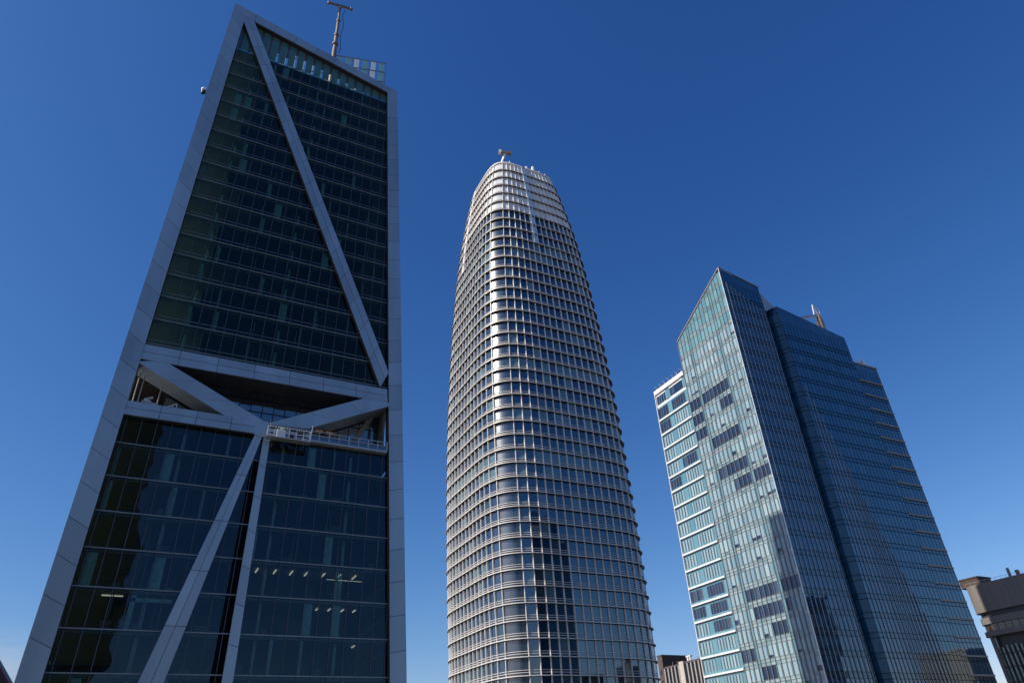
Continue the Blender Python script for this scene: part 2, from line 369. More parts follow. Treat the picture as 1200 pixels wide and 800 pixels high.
mb=MB(); mb.hexa([P(XL_OUT+.3,0,.2),P(xr_out(0)-.3,0,.2),(xr_out(0)-.3,f(0)-.3,0),(XL_OUT+.3,f(0)-.3,0)],[P(XL_OUT+.3,72.1,.2),P(xr_out(72.1)-.3,72.1,.2),(xr_out(72.1)-.3,f(72.1)-.3,72.1),(XL_OUT+.3,f(72.1)-.3,72.1)])
mb.build('base_storeys',M['navy'],T)
# terrace level: floor, ceiling, set-back glazing, inner posts, balustrade
mb=MB(); y=P(0,112)[1]; mb.box(-12.3,xr_out(113)-.5,y+.3,y+26,112.15,114.0); mb.build('terrace_floor',M['terrace'],T)
mb=MB(); y=P(0,124)[1]; mb.box(-12.3,xr_out(124)-.5,y+.3,y+25.5,122.0,125.2); mb.build('terrace_ceiling',M['soffit'],T)
mb=MB(); y=P(0,114)[1]+4.0
for k in range(3,22):
    a=-10.9+k*1.85
    for j,(za,zb) in enumerate(((114.02,118.2),(118.3,121.98))):
        mb.face([(a,y,za),(a+1.75,y,za),(a+1.75,y+.02,zb),(a,y+.02,zb)],0,[(k+.02,j+.02),(k+.98,j+.02),(k+.98,j+.98),(k+.02,j+.98)])
tg=mb.build('terrace_glazing',M['glass_in'],T,weld=False)
mb=MB()
for k in range(3,23): mb.box(-10.95+k*1.85,-10.85+k*1.85,y-.1,y+.2,114,122)
mb.box(-5.3,29.9,y-.12,y+.2,118.2,118.3); mb.build('terrace_frame',M['black'],T)
mb=MB(); mb.box(-5.6,-5.4,P(0,114)[1]+4.2,P(0,114)[1]+14,114.01,121.99); mb.box(-12.2,-5.4,P(0,114)[1]+14,P(0,114)[1]+14.2,114.01,121.99); mb.build('terrace_wall',M['soffit'],T)
mb=MB(); mb.box(29.6,29.9,P(0,114)[1]+.9,P(0,114)[1]+8,114.01,121.99); mb.build('side_screen',M['core'],T)
for x,zb in ((-9.6,121.9),(-8.9,121.9),(-6.2,119.8)):
    mb=MB(); mb.tube((x,P(0,114)[1]+2.2,114),(x,P(0,114)[1]+2.2,zb),.09); mb.build('slim_post',M['rail'],T)
mb=MB(); mb.beam(P(24.6,114.0,3.0),P(28.6,121.9,3.4),1.0,.9); mb.build('inner_strut',M['concrete'],T)
mb=MB(); mb.beam(P(28.0,114.0,4.0),P(28.0,121.9,4.2),.5,.5); mb.build('inner_strut',M['concrete_d'],T)
# balustrade along the open right half of the terrace edge
rl=MB(); zt=lambda x: 114.15
rl.hexa([P(10.2,112.15,-1.0),P(30.0,112.15,-1.0),P(30.0,112.15,.3),P(10.2,112.15,.3)],[P(10.2,112.5,-1.0),P(30.0,112.5,-1.0),P(30.0,112.5,.3),P(10.2,112.5,.3)],0)
for z in (113.35,114.05): rl.beam(P(10.2,z,-.9),P(30.1,z,-.9),.12,.13,0)
for k in range(13):
    x=10.3+k*1.64; rl.beam(P(x,112.5,-.9),P(x,114.1,-.9),.14 if k%2 else .24,.14,0,(0,1,0))
bal=rl.build('balustrade',M['rail'],T)
gp=MB(); gp.prism([P(10.3,112.55,-.8),P(30,112.55,-.8),P(30,113.3,-.8),P(10.3,113.3,-.8)],[P(10.3,112.55,-.77),P(30,112.55,-.77),P(30,113.3,-.77),P(10.3,113.3,-.77)])
gp.build('glass_panel',M['glass_in'],bal)
# ceiling lamps in the lit offices
def tubes(z,xs,d0,d1):
    for x in xs:
        mb=MB(); y=P(0,z)[1]; mb.box(x,x+.16,y+d0,y+d1,z-.62,z-.52); mb.build('ceiling_lamp',M['tube'],T)
tubes(92.8,(12.4,15.0,17.4,19.6,22.2,24.6,27.0),2.2,4.6)
tubes(87.8,(21.8,23.6,25.6,27.4),2.6,4.2)
tubes(82.75,(27.6,),2.2,4.0)
mb=MB(); y=P(0,87.8)[1]; mb.box(-6.5,-4.0,y+1.6,y+1.75,87.15,87.27); mb.build('ceiling_lamp',M['tube'],T)
mb=MB(); y=P(0,92.8)[1]; mb.box(22.5,28.0,y+1.6,y+1.66,91.2,91.26); mb.build('ceiling_lamp',M['tube'],T)
# lit meeting room behind curtains on the left, low
mb=MB(); y=P(0,88)[1]
mb.box(-3.0,-2.4,y+.6,y+.75,82.8,87.2); mb.box(-3.0,2.0,y+.6,y+.75,86.4,86.9); mb.build('room_frame',M['curtain_a'],T)
# crown: glass screen standing above the roof, gaps between its panes
for x in (-1.2,13.6,24.8):
    mb=MB(); mb.tube(P(x,72,2.6),P(x,111.9,2.6),.26,.26,12); mb.build('inner_column',M['curtain_a'],T)
for x in (-4.8,9.8):
    mb=MB(); mb.tube(P(x,125.4,2.4),P(x,205.9,2.4),.26,.26,12); mb.build('inner_column',M['curtain_a'],T)
roof=MB(); y=P(0,206)[1]; roof.box(XL_OUT+.5,xr_out(206)-.6,y+.3,y+DEP-9,206.0,206.38); roof.build('roof',M['gravel'],T)
k=0; x=-10.95
while x<25:
    zt=220.9-(x+1.0+12.1)*.2695-2.2
    zb=206.6
    if zt>zb+.5:
        mb=MB(); mb.prism([P(x,zb,.1),P(x+1.42,zb,.1),P(x+1.42,zt-.35,.1),P(x,zt,.1)],[P(x,zb,.16),P(x+1.42,zb,.16),P(x+1.42,zt-.35,.16),P(x,zt,.16)])
        mb.build('screen_pane',M['veil'],T)
        mb=MB(); 
        hb = max(zb, zt-(3.4 if k>5 else 6)) if k>3 else zb
        mb.prism([P(x+1.44,hb,.12),P(x+2.03,hb,.12),P(x+2.03,zt-.3,.12),P(x+1.44,zt-.3,.12)],[P(x+1.44,hb,.3),P(x+2.03,hb,.3),P(x+2.03,zt-.3,.3),P(x+1.44,zt-.3,.3)])
        mb.build('screen_post',M['mull'],T)
    x+=2.05; k+=1
# rear crown, seen over the front roof beam: tall pale panes on rails
YB=124.
def zrt(x): return 243.4-(27.7-x)*.34
rails=MB()
for dz in (0.,-4.2,-8.6,-13): rails.beam((-6,YB-.1,zrt(-6)+dz),(27.8,YB-.1,zrt(27.8)+dz),.16,.3)
x=27.3
while x>-6: rails.beam((x+.55,YB-.08,206.4),(x+.55,YB-.08,zrt(x)),.2,.2); x-=4.8
rails.build('crown_rail',M['ledge_a'],T)
x=26.0
while x>-6:
    mb=MB(); mb.prism([(x,YB+.05,zrt(x)-15),(x+1.35,YB+.05,zrt(x+1.35)-15),(x+1.35,YB+.05,zrt(x+1.35)-.1),(x,YB+.05,zrt(x)-.1)],[(x,YB+.12,zrt(x)-15),(x+1.35,YB+.12,zrt(x+1.35)-15),(x+1.35,YB+.12,zrt(x+1.35)-.1),(x,YB+.12,zrt(x)-.1)])
    mb.build('crown_pane',M['veil_bright'] if rnd.random()<.6 else M['veil_mid'],T); x-=2.4

# mast on the braced tower's roof
ms=thing('rooftop_mast',(13.4,123.0,206.4),'brown telescopic mast with a T shaped crossbar on top of the braced tower','mast')
mb=MB(); b=Vector((13.5,123,206.4)); tp=Vector((12.35,123,260))
for (s0,s1,r) in ((0,.62,.66),(.62,.74,.56),(.74,.87,.44),(.87,1,.34)):
    mb.tube(b.lerp(tp,s0),b.lerp(tp,s1),r,r*.93,12)
for s,r in ((.66,.85),(.74,.7),(.87,.56),(.99,.45)): mb.tube(b.lerp(tp,s),b.lerp(tp,s+.012),r,r,12)
mb.build('pole',M['steel'],ms)
mb=MB(); mb.beam((9.0,123,260.2),(15.6,123,261.6),.55,.5); mb.tube((9.0,123,260.5),(9.0,123,259.9),.4); mb.tube((15.6,123,261.9),(15.6,123,261.2),.45); mb.build('crossbar',M['steel'],ms)
mb=MB()
for i in range(12):
    p=b.lerp(tp,.6+.39*i/12)+Vector((1.3+.25*math.sin(i*1.1),-.2,0)); q=b.lerp(tp,.6+.39*(i+1)/12)+Vector((1.3+.25*math.sin((i+1)*1.1),-.2,0)); mb.tube(p,q,.09,.09,6)
mb.build('cable',M['black'],ms)
# beacon on the left column
bc=thing('beacon_lamp',(-13.3,107.6,188),'small round white beacon fixed high on the outer left edge of the braced tower','lamp')
mb=MB(); mb.ball((-13.3,107.4,188.4),.55); mb.build('dome',M['white'],bc,smooth=True)
mb=MB(); mb.tube((-13.3,107.4,187.2),(-13.3,107.4,188.0),.36,.44); mb.beam((-13.5,107.4,187.5),(-12.6,107.4,187.5),.2,.2); mb.build('bracket',M['black'],bc)
# window-cleaning platform
pl=thing('cleaning_platform',P(13.4,111.3,-2.6),'white window cleaning platform hanging just below where the braces meet','platform')
mb=MB(); zb=111.2
def cage(mb,x0,x1,d0,d1,z0,z1):
    for d in (d0,d1):
        for z in (z0,(z0+z1)/2,z1): mb.beam(P(x0,z,d),P(x1,z,d),.09,.11)
        for i in range(7): x=x0+(x1-x0)*i/6; mb.beam(P(x,z0,d),P(x,z1,d),.09,.09,0,(0,1,0))
    for x in (x0,x1):
        for z in (z0,(z0+z1)/2,z1): mb.beam(P(x,z,d0),P(x,z,d1),.09,.11)
cage(mb,10.2,16.8,-2.7,-1.5,111.35,113.0)
mb.build('cage',M['white'],pl)
mb=MB(); mb.hexa([P(10.1,111.2,-2.8),P(16.9,111.2,-2.8),P(16.9,111.2,-1.4),P(10.1,111.2,-1.4)],[P(10.1,111.34,-2.8),P(16.9,111.34,-2.8),P(16.9,111.34,-1.4),P(10.1,111.34,-1.4)]); mb.build('deck',M['rail'],pl)
mb=MB(); mb.hexa([P(11.6,111.36,-2.65),P(12.9,111.36,-2.65),P(12.9,111.36,-2.0),P(11.6,111.36,-2.0)],[P(11.6,112.75,-2.65),P(12.9,112.75,-2.65),P(12.9,112.75,-2.0),P(11.6,112.75,-2.0)]); mb.build('machine_box',M['white'],pl)
mb=MB(); mb.tube(P(14.6,112.6,-2.2),P(16.0,112.5,-2.2),.3); mb.tube(P(13.6,111.9,-2.2),P(14.2,111.9,-2.2),.4); mb.build('winch_drum',M['black'],pl)
mb=MB(); mb.hexa([P(12.0,112.8,-2.4),P(12.7,112.8,-2.4),P(12.7,112.8,-2.1),P(12.0,112.8,-2.1)],[P(12.05,113.3,-2.4),P(12.6,113.3,-2.4),P(12.6,113.3,-2.1),P(12.05,113.3,-2.1)]); mb.build('vest',M['yellow'],pl)
mb=MB(); mb.beam(P(16.75,111.3,-2.7),P(17.0,114.2,-2.7),.14,.14,0,(0,1,0)); mb.build('end_post',M['white'],pl)
for x in (10.5,13.2,15.4):
    mb=MB(); mb.tube(P(x,113.0,-2.1),P(x,114.6,-1.6),.04,.04,6); mb.build('hanger_rod',M['rail'],pl)
for x,lab in ((17.8,'orange bundle on the terrace railing, the one nearer the white platform'),(19.5,'orange bundle on the terrace railing, the one farther from the white platform')):
    mb=MB(); n=10
    for i in range(n):
        x0=x+1.15*i/n; x1=x+1.15*(i+1)/n; h0=.2+.08*math.sin(i*1.9); h1=.2+.08*math.sin((i+1)*1.9)
        mb.hexa([P(x0,114.12,-1.05),P(x0,114.12,-.6),P(x0,114.18+h0,-.65),P(x0,114.18+h0,-1.0)],[P(x1,114.12,-1.05),P(x1,114.12,-.6),P(x1,114.18+h1,-.65),P(x1,114.18+h1,-1.0)])
    tag(mb.build('tarp_bundle',M['orange']),lab,'bundle','orange bundles on the terrace railing')
# white hoist parked on the left terrace
ho=thing('terrace_hoist',P(-6.6,114.0,.9),'white hoist with a slanted lattice leg parked at the left end of the open terrace','hoist')
mb=MB(); mb.hexa([P(-8.4,114.4,.6),P(-6.9,114.4,.6),P(-6.9,114.4,1.5),P(-8.4,114.4,1.5)],[P(-8.0,115.9,.6),P(-7.0,115.6,.6),P(-7.0,115.6,1.5),P(-8.0,115.9,1.5)]); mb.build('machine_body',M['white'],ho)
mb=MB(); mb.tube(P(-8.3,115.2,.4),P(-6.2,115.0,.4),.28); mb.tube(P(-7.9,115.9,.9),P(-6.9,116.4,.9),.22); mb.build('arm',M['rail'],ho)
mb=MB()
mb.beam(P(-5.9,114.4,.7),P(-3.4,115.9,.7),.12,.12); mb.beam(P(-3.4,115.9,.7),P(-3.4,114.1,.7),.12,.12,0,(0,1,0)); mb.beam(P(-5.9,114.4,.7),P(-3.4,114.3,.7),.12,.12)
for i in range(1,5): a=i/5; mb.beam(P(-5.9+2.5*a,114.35,.7),P(-5.9+2.5*a,114.4+1.5*a,.7),.08,.08,0,(0,1,0))
mb.build('lattice_leg',M['white'],ho)

# ================================================================== CURVED TOWER (middle)
AZ=R(29.7); CX,CY=308.1*math.sin(AZ),308.1*math.cos(AZ)
prof=[(0, 36.0), (58, 36.2), (104.0, 36.5), (136.5, 36.91), (169.0, 36.91), (211.9, 36.37), (240.5, 35.29), (273.0, 33.66), (301.6, 31.64), (328.9, 28.93), (349.7, 26.09), (364.0, 23.8), (378.3, 20.96), (391.3, 17.85)]
def A(z):
    for i in range(len(prof)-1):
        if prof[i][0]<=z<=prof[i+1][0]:
            # Catmull-Rom so the outline stays a smooth curve
            p0=prof[max(i-1,0)];p1=prof[i];p2=prof[i+1];p3=prof[min(i+2,len(prof)-1)]
            h=p2[0]-p1[0]; t=(z-p1[0])/h
            m1=(p2[1]-p0[1])/(p2[0]-p0[0])*h if p2[0]!=p0[0] else 0; m2=(p3[1]-p1[1])/(p3[0]-p1[0])*h
            return (2*t**3-3*t*t+1)*p1[1]+(t**3-2*t*t+t)*m1+(-2*t**3+3*t*t)*p2[1]+(t**3-t*t)*m2
    return prof[-1][1]
NB=14; NC=10; PN=4.6; UF=.76
def unit_plan():
    """rounded-square plan with softly bowed sides: points and outward normals, unit size"""
    out=[]
    for q in range(4):
        ang=-math.pi/2+q*math.pi/2; n=Vector((math.cos(ang),math.sin(ang))); t=Vector((-n.y,n.x))
        def add(u,w):
            nn=n*abs(w)**(PN-1)+t*math.copysign(abs(u)**(PN-1),u); out.append((n*w+t*u,nn.normalized()))
        for i in range(NB):
            u=-UF+2*UF*i/NB; add(u,(1-abs(u)**PN)**(1/PN))
        w0=(1-UF**PN)**(1/PN); a0=math.atan2(UF,w0); a1=math.pi/2-a0
        for i in range(NC):
            a=a0+(a1-a0)*i/NC; c_,s_=math.cos(a),math.sin(a); r=(c_**PN+s_**PN)**(-1/PN); add(r*s_,r*c_)
    return out
PLAN=unit_plan()
def axis(z):
    s=1.04+max(0,z-104)*.017; return CX-.869*s, CY+.495*s
def ring(z,off=0.):
    a=A(z)-.8; cx,cy=axis(z)
    return [(cx+p.x*a+n.x*off, cy+p.y*a+n.y*off, z) for p,n in PLAN]
NP=4*(NB+NC)
def cellu(i):
    q,j=divmod(i,NB+NC)
    return q*40+j if j<NB else q*40+NB+(j-NB)*4//NC      # four panes round each corner
S=thing('curved_tower',(CX,CY,0),'tall rounded silver tower tapering to a blunt top, wrapped in white ledges','skyscraper')
zf=[88.7]
while zf[-1]<373.5: zf.append(zf[-1]+6.14+max(0,zf[-1]-136)*.0073)
ZT=zf[-1]; CROWN=zf[-7]-.5
def band_strip(mb,r0,r1,m,fl,uv=True):
    for i in range(NP):
        j=(i+1)%NP; u=cellu(i)
        mb.face([r0[i],r0[j],r1[j],r1[i]],(1 if i%(NB+NC)>=NB else 0),[(u+.3,fl+.1),(u+.6,fl+.1),(u+.6,fl+.9),(u+.3,fl+.9)])
def hoop(mb,z,h,d0,d1,m=0,mu=None):
    """a continuous ledge round the tower"""
    a0,a1=ring(z,d0),ring(z,d1); b0,b1=ring(z+h,d0),ring(z+h,d1)
    for i in range(NP):
        j=(i+1)%NP
        mb.face([a1[i],a1[j],b1[j],b1[i]],m); mb.face([b0[i],b0[j],b1[j],b1[i]],m)
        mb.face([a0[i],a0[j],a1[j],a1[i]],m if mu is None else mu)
for k in range(len(zf)-1):
    z0,z1=zf[k],zf[k+1]; crown = z0>CROWN
    mb=MB(); band_strip(mb,ring(z0),ring(z1),0,k)
    # faces keep their own UV so no welding across panes
    mb.build('crown_band' if crown else 'window_band',[M['crown'],M['crown']] if crown else [M['glass_b'],M['glass_corner']],S,weld=False)
    mb=MB()
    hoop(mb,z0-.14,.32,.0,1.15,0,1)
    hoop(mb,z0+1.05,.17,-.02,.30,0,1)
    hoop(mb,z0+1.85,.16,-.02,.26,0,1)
    mb.build('sunshade',[M['pearl'],M['pearl_shade'],M['spandrel_metal']],S)
# fins: upright ribs on the flat part of each side
for q in range(4):
    for j in range(NB+1):
        i=(q*(NB+NC)+j)%NP
        mb=MB(); prev=None
        nn=PLAN[i][1]; n3=Vector((nn.x,nn.y,0)); t=Vector((-nn.y,nn.x,0))
        for z in zf:
            p0=Vector(ring(z,-.02)[i]); p1=p0+n3*.66; ww=.20*(.55+.45*A(z)/37)
            cur=[p0-t*ww*1.15,p0+t*ww*1.15,p1+t*ww*.6,p1-t*ww*.6]
            if prev:
                for a in range(4): b=(a+1)%4; mb.face([prev[a],prev[b],cur[b],cur[a]])
            prev=cur
        mb.build('fin',M['pearl'],S)
# crown strips: broad flush metal tracks down the two visible sides
def track(q,j0,wid,zb,zt,off,mat):
    mb=MB(); ang=-math.pi/2+q*math.pi/2; t=Vector((-math.sin(ang),math.cos(ang),0))
    lv=[z for z in zf if zb<=z<=zt]
    prev=None
    for z in lv:
        r=ring(z,off); i=(q*(NB+NC)+j0)%NP; k=(i+1)%NP
        c=(Vector(r[i])+Vector(r[k]))/2; r0=ring(z,0); c0=(Vector(r0[i])+Vector(r0[k]))/2
        cur=[c0-t*wid,c0+t*wid,c+t*wid,c-t*wid]
        if prev:
            for a in range(4): b=(a+1)%4; mb.face([prev[a],prev[b],cur[b],cur[a]])
        prev=cur
    o=mb.build('crown_track',mat,S)
    for z in lv[1:]:
        mb=MB(); r=ring(z,off+.12); i=(q*(NB+NC)+j0)%NP; k=(i+1)%NP; c=(Vector(r[i])+Vector(r[k]))/2
        mb.beam(c-t*wid*.35+Vector((0,0,-1.2)),c+t*wid*.35+Vector((0,0,-1.2)),.4,1.5); mb.build('rung',M['mull'],o)
track(0,5,1.3,302,ZT+1,1.2,M['strip'])
track(3,4,1.2,299,ZT+1,1.2,M['pearl'])
# rim and roof
mb=MB(); r0=ring(ZT,-1.2); r1=ring(ZT,.8); r2=ring(ZT+1.2,.75); r3=ring(ZT+1.2,-1.2)
for i in range(NP):
    j=(i+1)%NP
    mb.face([r0[i],r0[j],r1[j],r1[i]]); mb.face([r1[i],r1[j],r2[j],r2[i]]); mb.face([r2[i],r2[j],r3[j],r3[i]]); mb.face([r3[i],r3[j],r0[j],r0[i]])
mb.build('rim',M['pearl'],S)
mb=MB(); mb.face(ring(ZT-1.5,-.1)); mb.build('roof',M['gravel'],S)
mb=MB(); band_strip(mb,ring(0),ring(zf[0]),0,0); mb.build('base_storeys',[M['glass_b'],M['glass_corner']],S,weld=False)
# things on the rim
rimc=Vector((*axis(ZT),ZT+1.2))
cr=thing('rim_crane',rimc+Vector((-6.5,-4,0)),'small maintenance crane with a boxy grey head leaning from the rim of the silver tower','crane')
b=rimc+Vector((-15.2,-12.6,-.3)); h=b+Vector((2.6,-4.4,12.0))
mb=MB(); mb.beam(b,h,.9,1.0); mb.tube(b-Vector((0,0,.8)),b+Vector((0,0,1.2)),1.3); mb.build('arm',M['white'],cr)
mb=MB(); mb.beam(h+Vector((-2.4,.8,1.0)),h+Vector((3.8,-1.5,.3)),1.9,1.8); mb.build('head',M['steel'],cr)
mb=MB(); mb.beam(h+Vector((-3.7,1.2,1.2)),h+Vector((-2.2,.7,1.0)),2.1,2.2); mb.build('counterweight',M['white'],cr)
rt=ring(ZT+1.2,-.5)
for idx,(i,hh,w,lab) in enumerate(((9,4.7,1.1,'rounded white antenna cover on the silver tower rim, the larger one beside the metal track'),(7,3.1,.9,'pointed white antenna cover on the silver tower rim, left of the larger rounded one'))):
    p=Vector(rt[i]); mb=MB()
    segs=[(0,.6),(.15,1),(.6,1.),(.85,.75 if idx==0 else .4),(1,.3 if idx==0 else .08)]
    for a,bq in zip(segs[:-1],segs[1:]): mb.tube(p+Vector((0,0,hh*a[0])),p+Vector((0,0,hh*bq[0])),w*a[1],w*bq[1],12)
    tag(mb.build('antenna_cover',M['white']),lab,'antenna','antenna covers on the tower rim')
for n_,i in enumerate((2,11,13,16,20)):
    p=Vector(rt[i]); mb=MB(); mb.tube(p,p+Vector((0,0,1.7)),.16,.13,6); mb.ball(p+Vector((0,0,1.95)),.55,0,8,6)
    tag(mb.build('rim_light',M['white']),('small round white lamp on a short post along the silver tower rim'),'lamp','lamps on the tower rim')

# ================================================================== FACETED TOWER (right)
X0,YF=137.4,118.3
fl=[85.2,89.7,94.3,98.8,103.3,108.0,112.8,117.6,122.4,127.2,132.0,136.9,141.6,146.5,151.4,156.3,161.4,166.6]
fl=[71.7,76.2,80.7]+fl
flu=fl+[171.5,176.4,181.3,186.2,191.1,196.0]
F=thing('faceted_tower',(168,128,0),'blue glass tower with pale sunlit left side, dark finned front and stepped roof','skyscraper')
def roofz(x,y): return 197.3-.549*(y-YF)-.2*(x-X0)
rn=random.Random(11)
# ---- sunlit side of the main shaft, facing -X
bays=[]; y=YF+.15
for w,kind in [(1.44,'w')]*4+[(1.0,'t')]+[(1.65,'w')]*7+[(1.0,'t')]+[(1.62,'w')]*3: bays.append((y,y+w,kind)); y+=w
YM=y                                                      # 142.8
for k in range(len(flu)-1):
    z0,z1=flu[k],flu[k+1]
    mb=MB(); sp=MB(); zs=z0+1.55
    run=None; left=0
    for b,(ya,yb,kd) in enumerate(bays):
        if left<=0 or kd=='t' or bays[b-1][2]=='t': 
            run=rn.choice(['d']*2+['c']*(5 if 9<k<22 else 7)); left=rn.choice([3,4,7,7])
        left-=1
        m = 2 if kd=='t' else (1 if run=='d' else 0)
        if z0>176: m=3
        za,zb=zs,z1
        cap=min(roofz(X0,ya),roofz(X0,yb)); 
        if za>cap: continue
        t0,t1=min(zb,roofz(X0,ya)),min(zb,roofz(X0,yb))
        uvq=[(b+.02,k+.02),(b+.98,k+.02),(b+.98,k+.98),(b+.02,k+.98)]
        if m==0 and rn.random()<.12:                      # blind not fully down: dark strip at the sill
            h=rn.uniform(.5,1.2)
            mb.face([(X0,ya,za),(X0,yb,za),(X0,yb,za+h),(X0,ya,za+h)],1,uvq)
            mb.face([(X0,ya,za+h),(X0,yb,za+h),(X0,yb,max(t1,za+h)),(X0,ya,max(t0,za+h))],m,uvq)
        elif m==0:                                        # curtain covers part of the pane, bare glass beside it
            ym=ya+(yb-ya)*rn.uniform(.22,.42); tm=t0+(t1-t0)*(ym-ya)/(yb-ya)
            mb.face([(X0,ya,za),(X0,ym,za),(X0,ym,tm),(X0,ya,t0)],4,[(u+40,v) for u,v in uvq])
            mb.face([(X0,ym,za),(X0,yb,za),(X0,yb,t1),(X0,ym,tm)],m,uvq)
        else: mb.face([(X0,ya,za),(X0,yb,za),(X0,yb,t1),(X0,ya,t0)],m,uvq)
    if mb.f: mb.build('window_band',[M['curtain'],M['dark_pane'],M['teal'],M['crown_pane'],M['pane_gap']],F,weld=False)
    for b,(ya,yb,kd) in enumerate(bays):
        c0,c1=roofz(X0,ya),roofz(X0,yb)
        if min(c0,c1)<z0: continue
        u=b*2
        for j,(pa,pb) in enumerate(((z0,z0+.75),(z0+.8,zs))):
            pb0,pb1=min(pb,c0),min(pb,c1)
            if min(pb0,pb1)<=pa: continue
            sp.face([(X0,ya,pa),(X0,yb,pa),(X0,yb,pb1),(X0,ya,pb0)],(1 if kd=='t' else (2 if z0>186 else 0)),[(u+.02,k*2+j+.02),(u+.98,k*2+j+.02),(u+.98,k*2+j+.98),(u+.02,k*2+j+.98)])
    for zz in (z0-.03,z0+.75,zs-.05):
        ye=min(YM, YF+(197.3-zz)/.549-.2)
        if ye>YF+.5: sp.box(X0-.10,X0+.05,YF+.1,ye,zz,zz+.07,3)
    if sp.f: sp.build('spandrel_band',[M['spandrel'],M['teal'],M['crown_pane'],M['fin']],F,weld=False)
ys=[b[0] for b in bays]+[YM]
for yy in ys[1:]:
    zt=min(roofz(X0,yy),600); mb=MB(); mb.box(X0-.30,X0+.02,yy-.055,yy+.055,71.7,zt-.1); mb.build('fin',M['fin'],F)
mb=MB(); mb.box(X0-.20,X0+.02,YF-.08,YF+.10,20,197.2); mb.build('corner_fin',M['pearl'],F)
# edge trim along the sloping roof line
mb=MB(); mb.beam((X0-.1,YF-.1,197.4),(X0-.1,YM,roofz(X0,YM)+.1),.4,.35); mb.beam((X0-.1,YF-.1,197.4),(153.1,YF-.1,roofz(153.1,YF)+.1),.35,.25); mb.build('roof_trim',M['fin'],F)
# ---- shaded front of the main shaft, facing -Y
def front_bands(x0,x1,yy,zs,top,name='window_band',bay=1.52,mats=None,lines=True):
    for k in range(len(zs)-1):
        z0,z1=zs[k],zs[k+1]
        if z0>=max(top(x0),top(x1)): break
        mb=MB(); n=max(1,int(round((x1-x0)/bay)))
        for i in range(n):
            xa=x0+(x1-x0)*i/n; xb=x0+(x1-x0)*(i+1)/n
            for j,(pa,pb,m) in enumerate(((z0,z0+1.3,1),(z0+1.3,z1,0))):
                ta,tb=min(pb,top(xa)),min(pb,top(xb))
                if max(ta,tb)<=pa: continue
                mb.face([(xa,yy,pa),(xb,yy,pa),(xb,yy,max(tb,pa)),(xa,yy,max(ta,pa))],m,[(i+.02,2*k+j+.02),(i+.98,2*k+j+.02),(i+.98,2*k+j+.98),(i+.02,2*k+j+.98)])
        if lines and z1<=min(top(x0),top(x1))+.1:
            for zz in (z0-.04,z0+1.26): mb.box(x0,x1,yy-.09,yy+.03,zz,zz+.09,2)
            for i in range(n+1):
                xa=x0+(x1-x0)*i/n; mb.box(xa-.03,xa+.03,yy-.05,yy+.03,z0+.06,z1-.05,2)
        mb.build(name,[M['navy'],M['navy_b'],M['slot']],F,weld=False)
front_bands(X0+.12,153.0,YF,flu,lambda x:roofz(x,YF))
for i in range(10):
    x=138.9+1.52*i; mb=MB(); mb.box(x-.07,x+.07,YF-.22,YF-.05,20,192.0-.84*i); mb.build('fin',M['fin_grey'],F)
# ---- slot, chamfer, second block
def top2(x): return 188.6-(x-159.2)*.166
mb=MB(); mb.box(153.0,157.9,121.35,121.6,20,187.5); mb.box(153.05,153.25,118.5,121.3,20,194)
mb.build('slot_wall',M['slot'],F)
mb=MB()
c0=Vector((157.8,121.0,0)); c1=Vector((159.25,YF,0))
for k in range(len(flu)-1):
    z0,z1=flu[k],min(flu[k+1],188.6)
    if z0>188: break
    for i in range(3):
        a=c0.lerp(c1,i/3); b=c0.lerp(c1,(i+1)/3)
        for j,(pa,pb,m) in enumerate(((z0,z0+1.3,1),(z0+1.3,z1,0))):
            if pb<=pa: continue
            pb=min(pb,z1); mb.face([(a.x,a.y,pa),(b.x,b.y,pa),(b.x,b.y,pb),(a.x,a.y,pb)],m,[(i+.02,2*k+j+.02),(i+.98,2*k+j+.02),(i+.98,2*k+j+.98),(i+.02,2*k+j+.98)])
    for zz in (z0-.04,z0+1.26):
        if zz<188: mb.beam((c0.x-.04,c0.y-.03,zz+.045),(c1.x-.04,c1.y-.03,zz+.045),.1,.09,2)
mb.build('chamfer_glazing',[M['chamfer'],M['chamfer'],M['slot']],F,weld=False)
front_bands(159.25,188.1,YF,flu,top2)
for i in range(17):
    x=160.8+1.43*i; mb=MB(); mb.box(x-.06,x+.06,YF-.20,YF-.05,20,159.9-4.88*i); mb.build('fin',M['fin_grey'],F)
# ---- low right wing
yw=YF+.35
front_bands(188.15,199.4,yw,fl+[171.2,174.4],lambda x:174.2)
for k,z in enumerate(fl[1:]):
    mb=MB(); mb.box(188.2,199.45,yw-.4,yw-.02,z+1.05,z+1.45); mb.build('wing_ledge',M['bandbuff'],F)
mb=MB(); mb.box(188.15,199.6,yw-.4,yw+20.2,174.2,174.7); mb.box(199.4,199.62,yw-.1,yw+20,20,174.2); mb.build('parapet',M['fin_grey'],F)
for i in range(5):
    mb=MB(); x=189.3+1.9*i; mb.tube((x,yw+.5,174.7),(x,yw+.5,176.0+.5*(i%2)),.07,.06,6); mb.beam((x-.1,yw+.5,175.9),(x+.9,yw+.5,176.1),.1,.1); mb.build('davit',M['white'],F)
mb=MB(); mb.box(194.2,195.6,yw+.3,yw+1.4,174.7,176.6); mb.tube((194.9,yw+.85,176.6),(194.9,yw+.85,177.3),.5,.35); mb.build('roof_unit',M['white'],F)
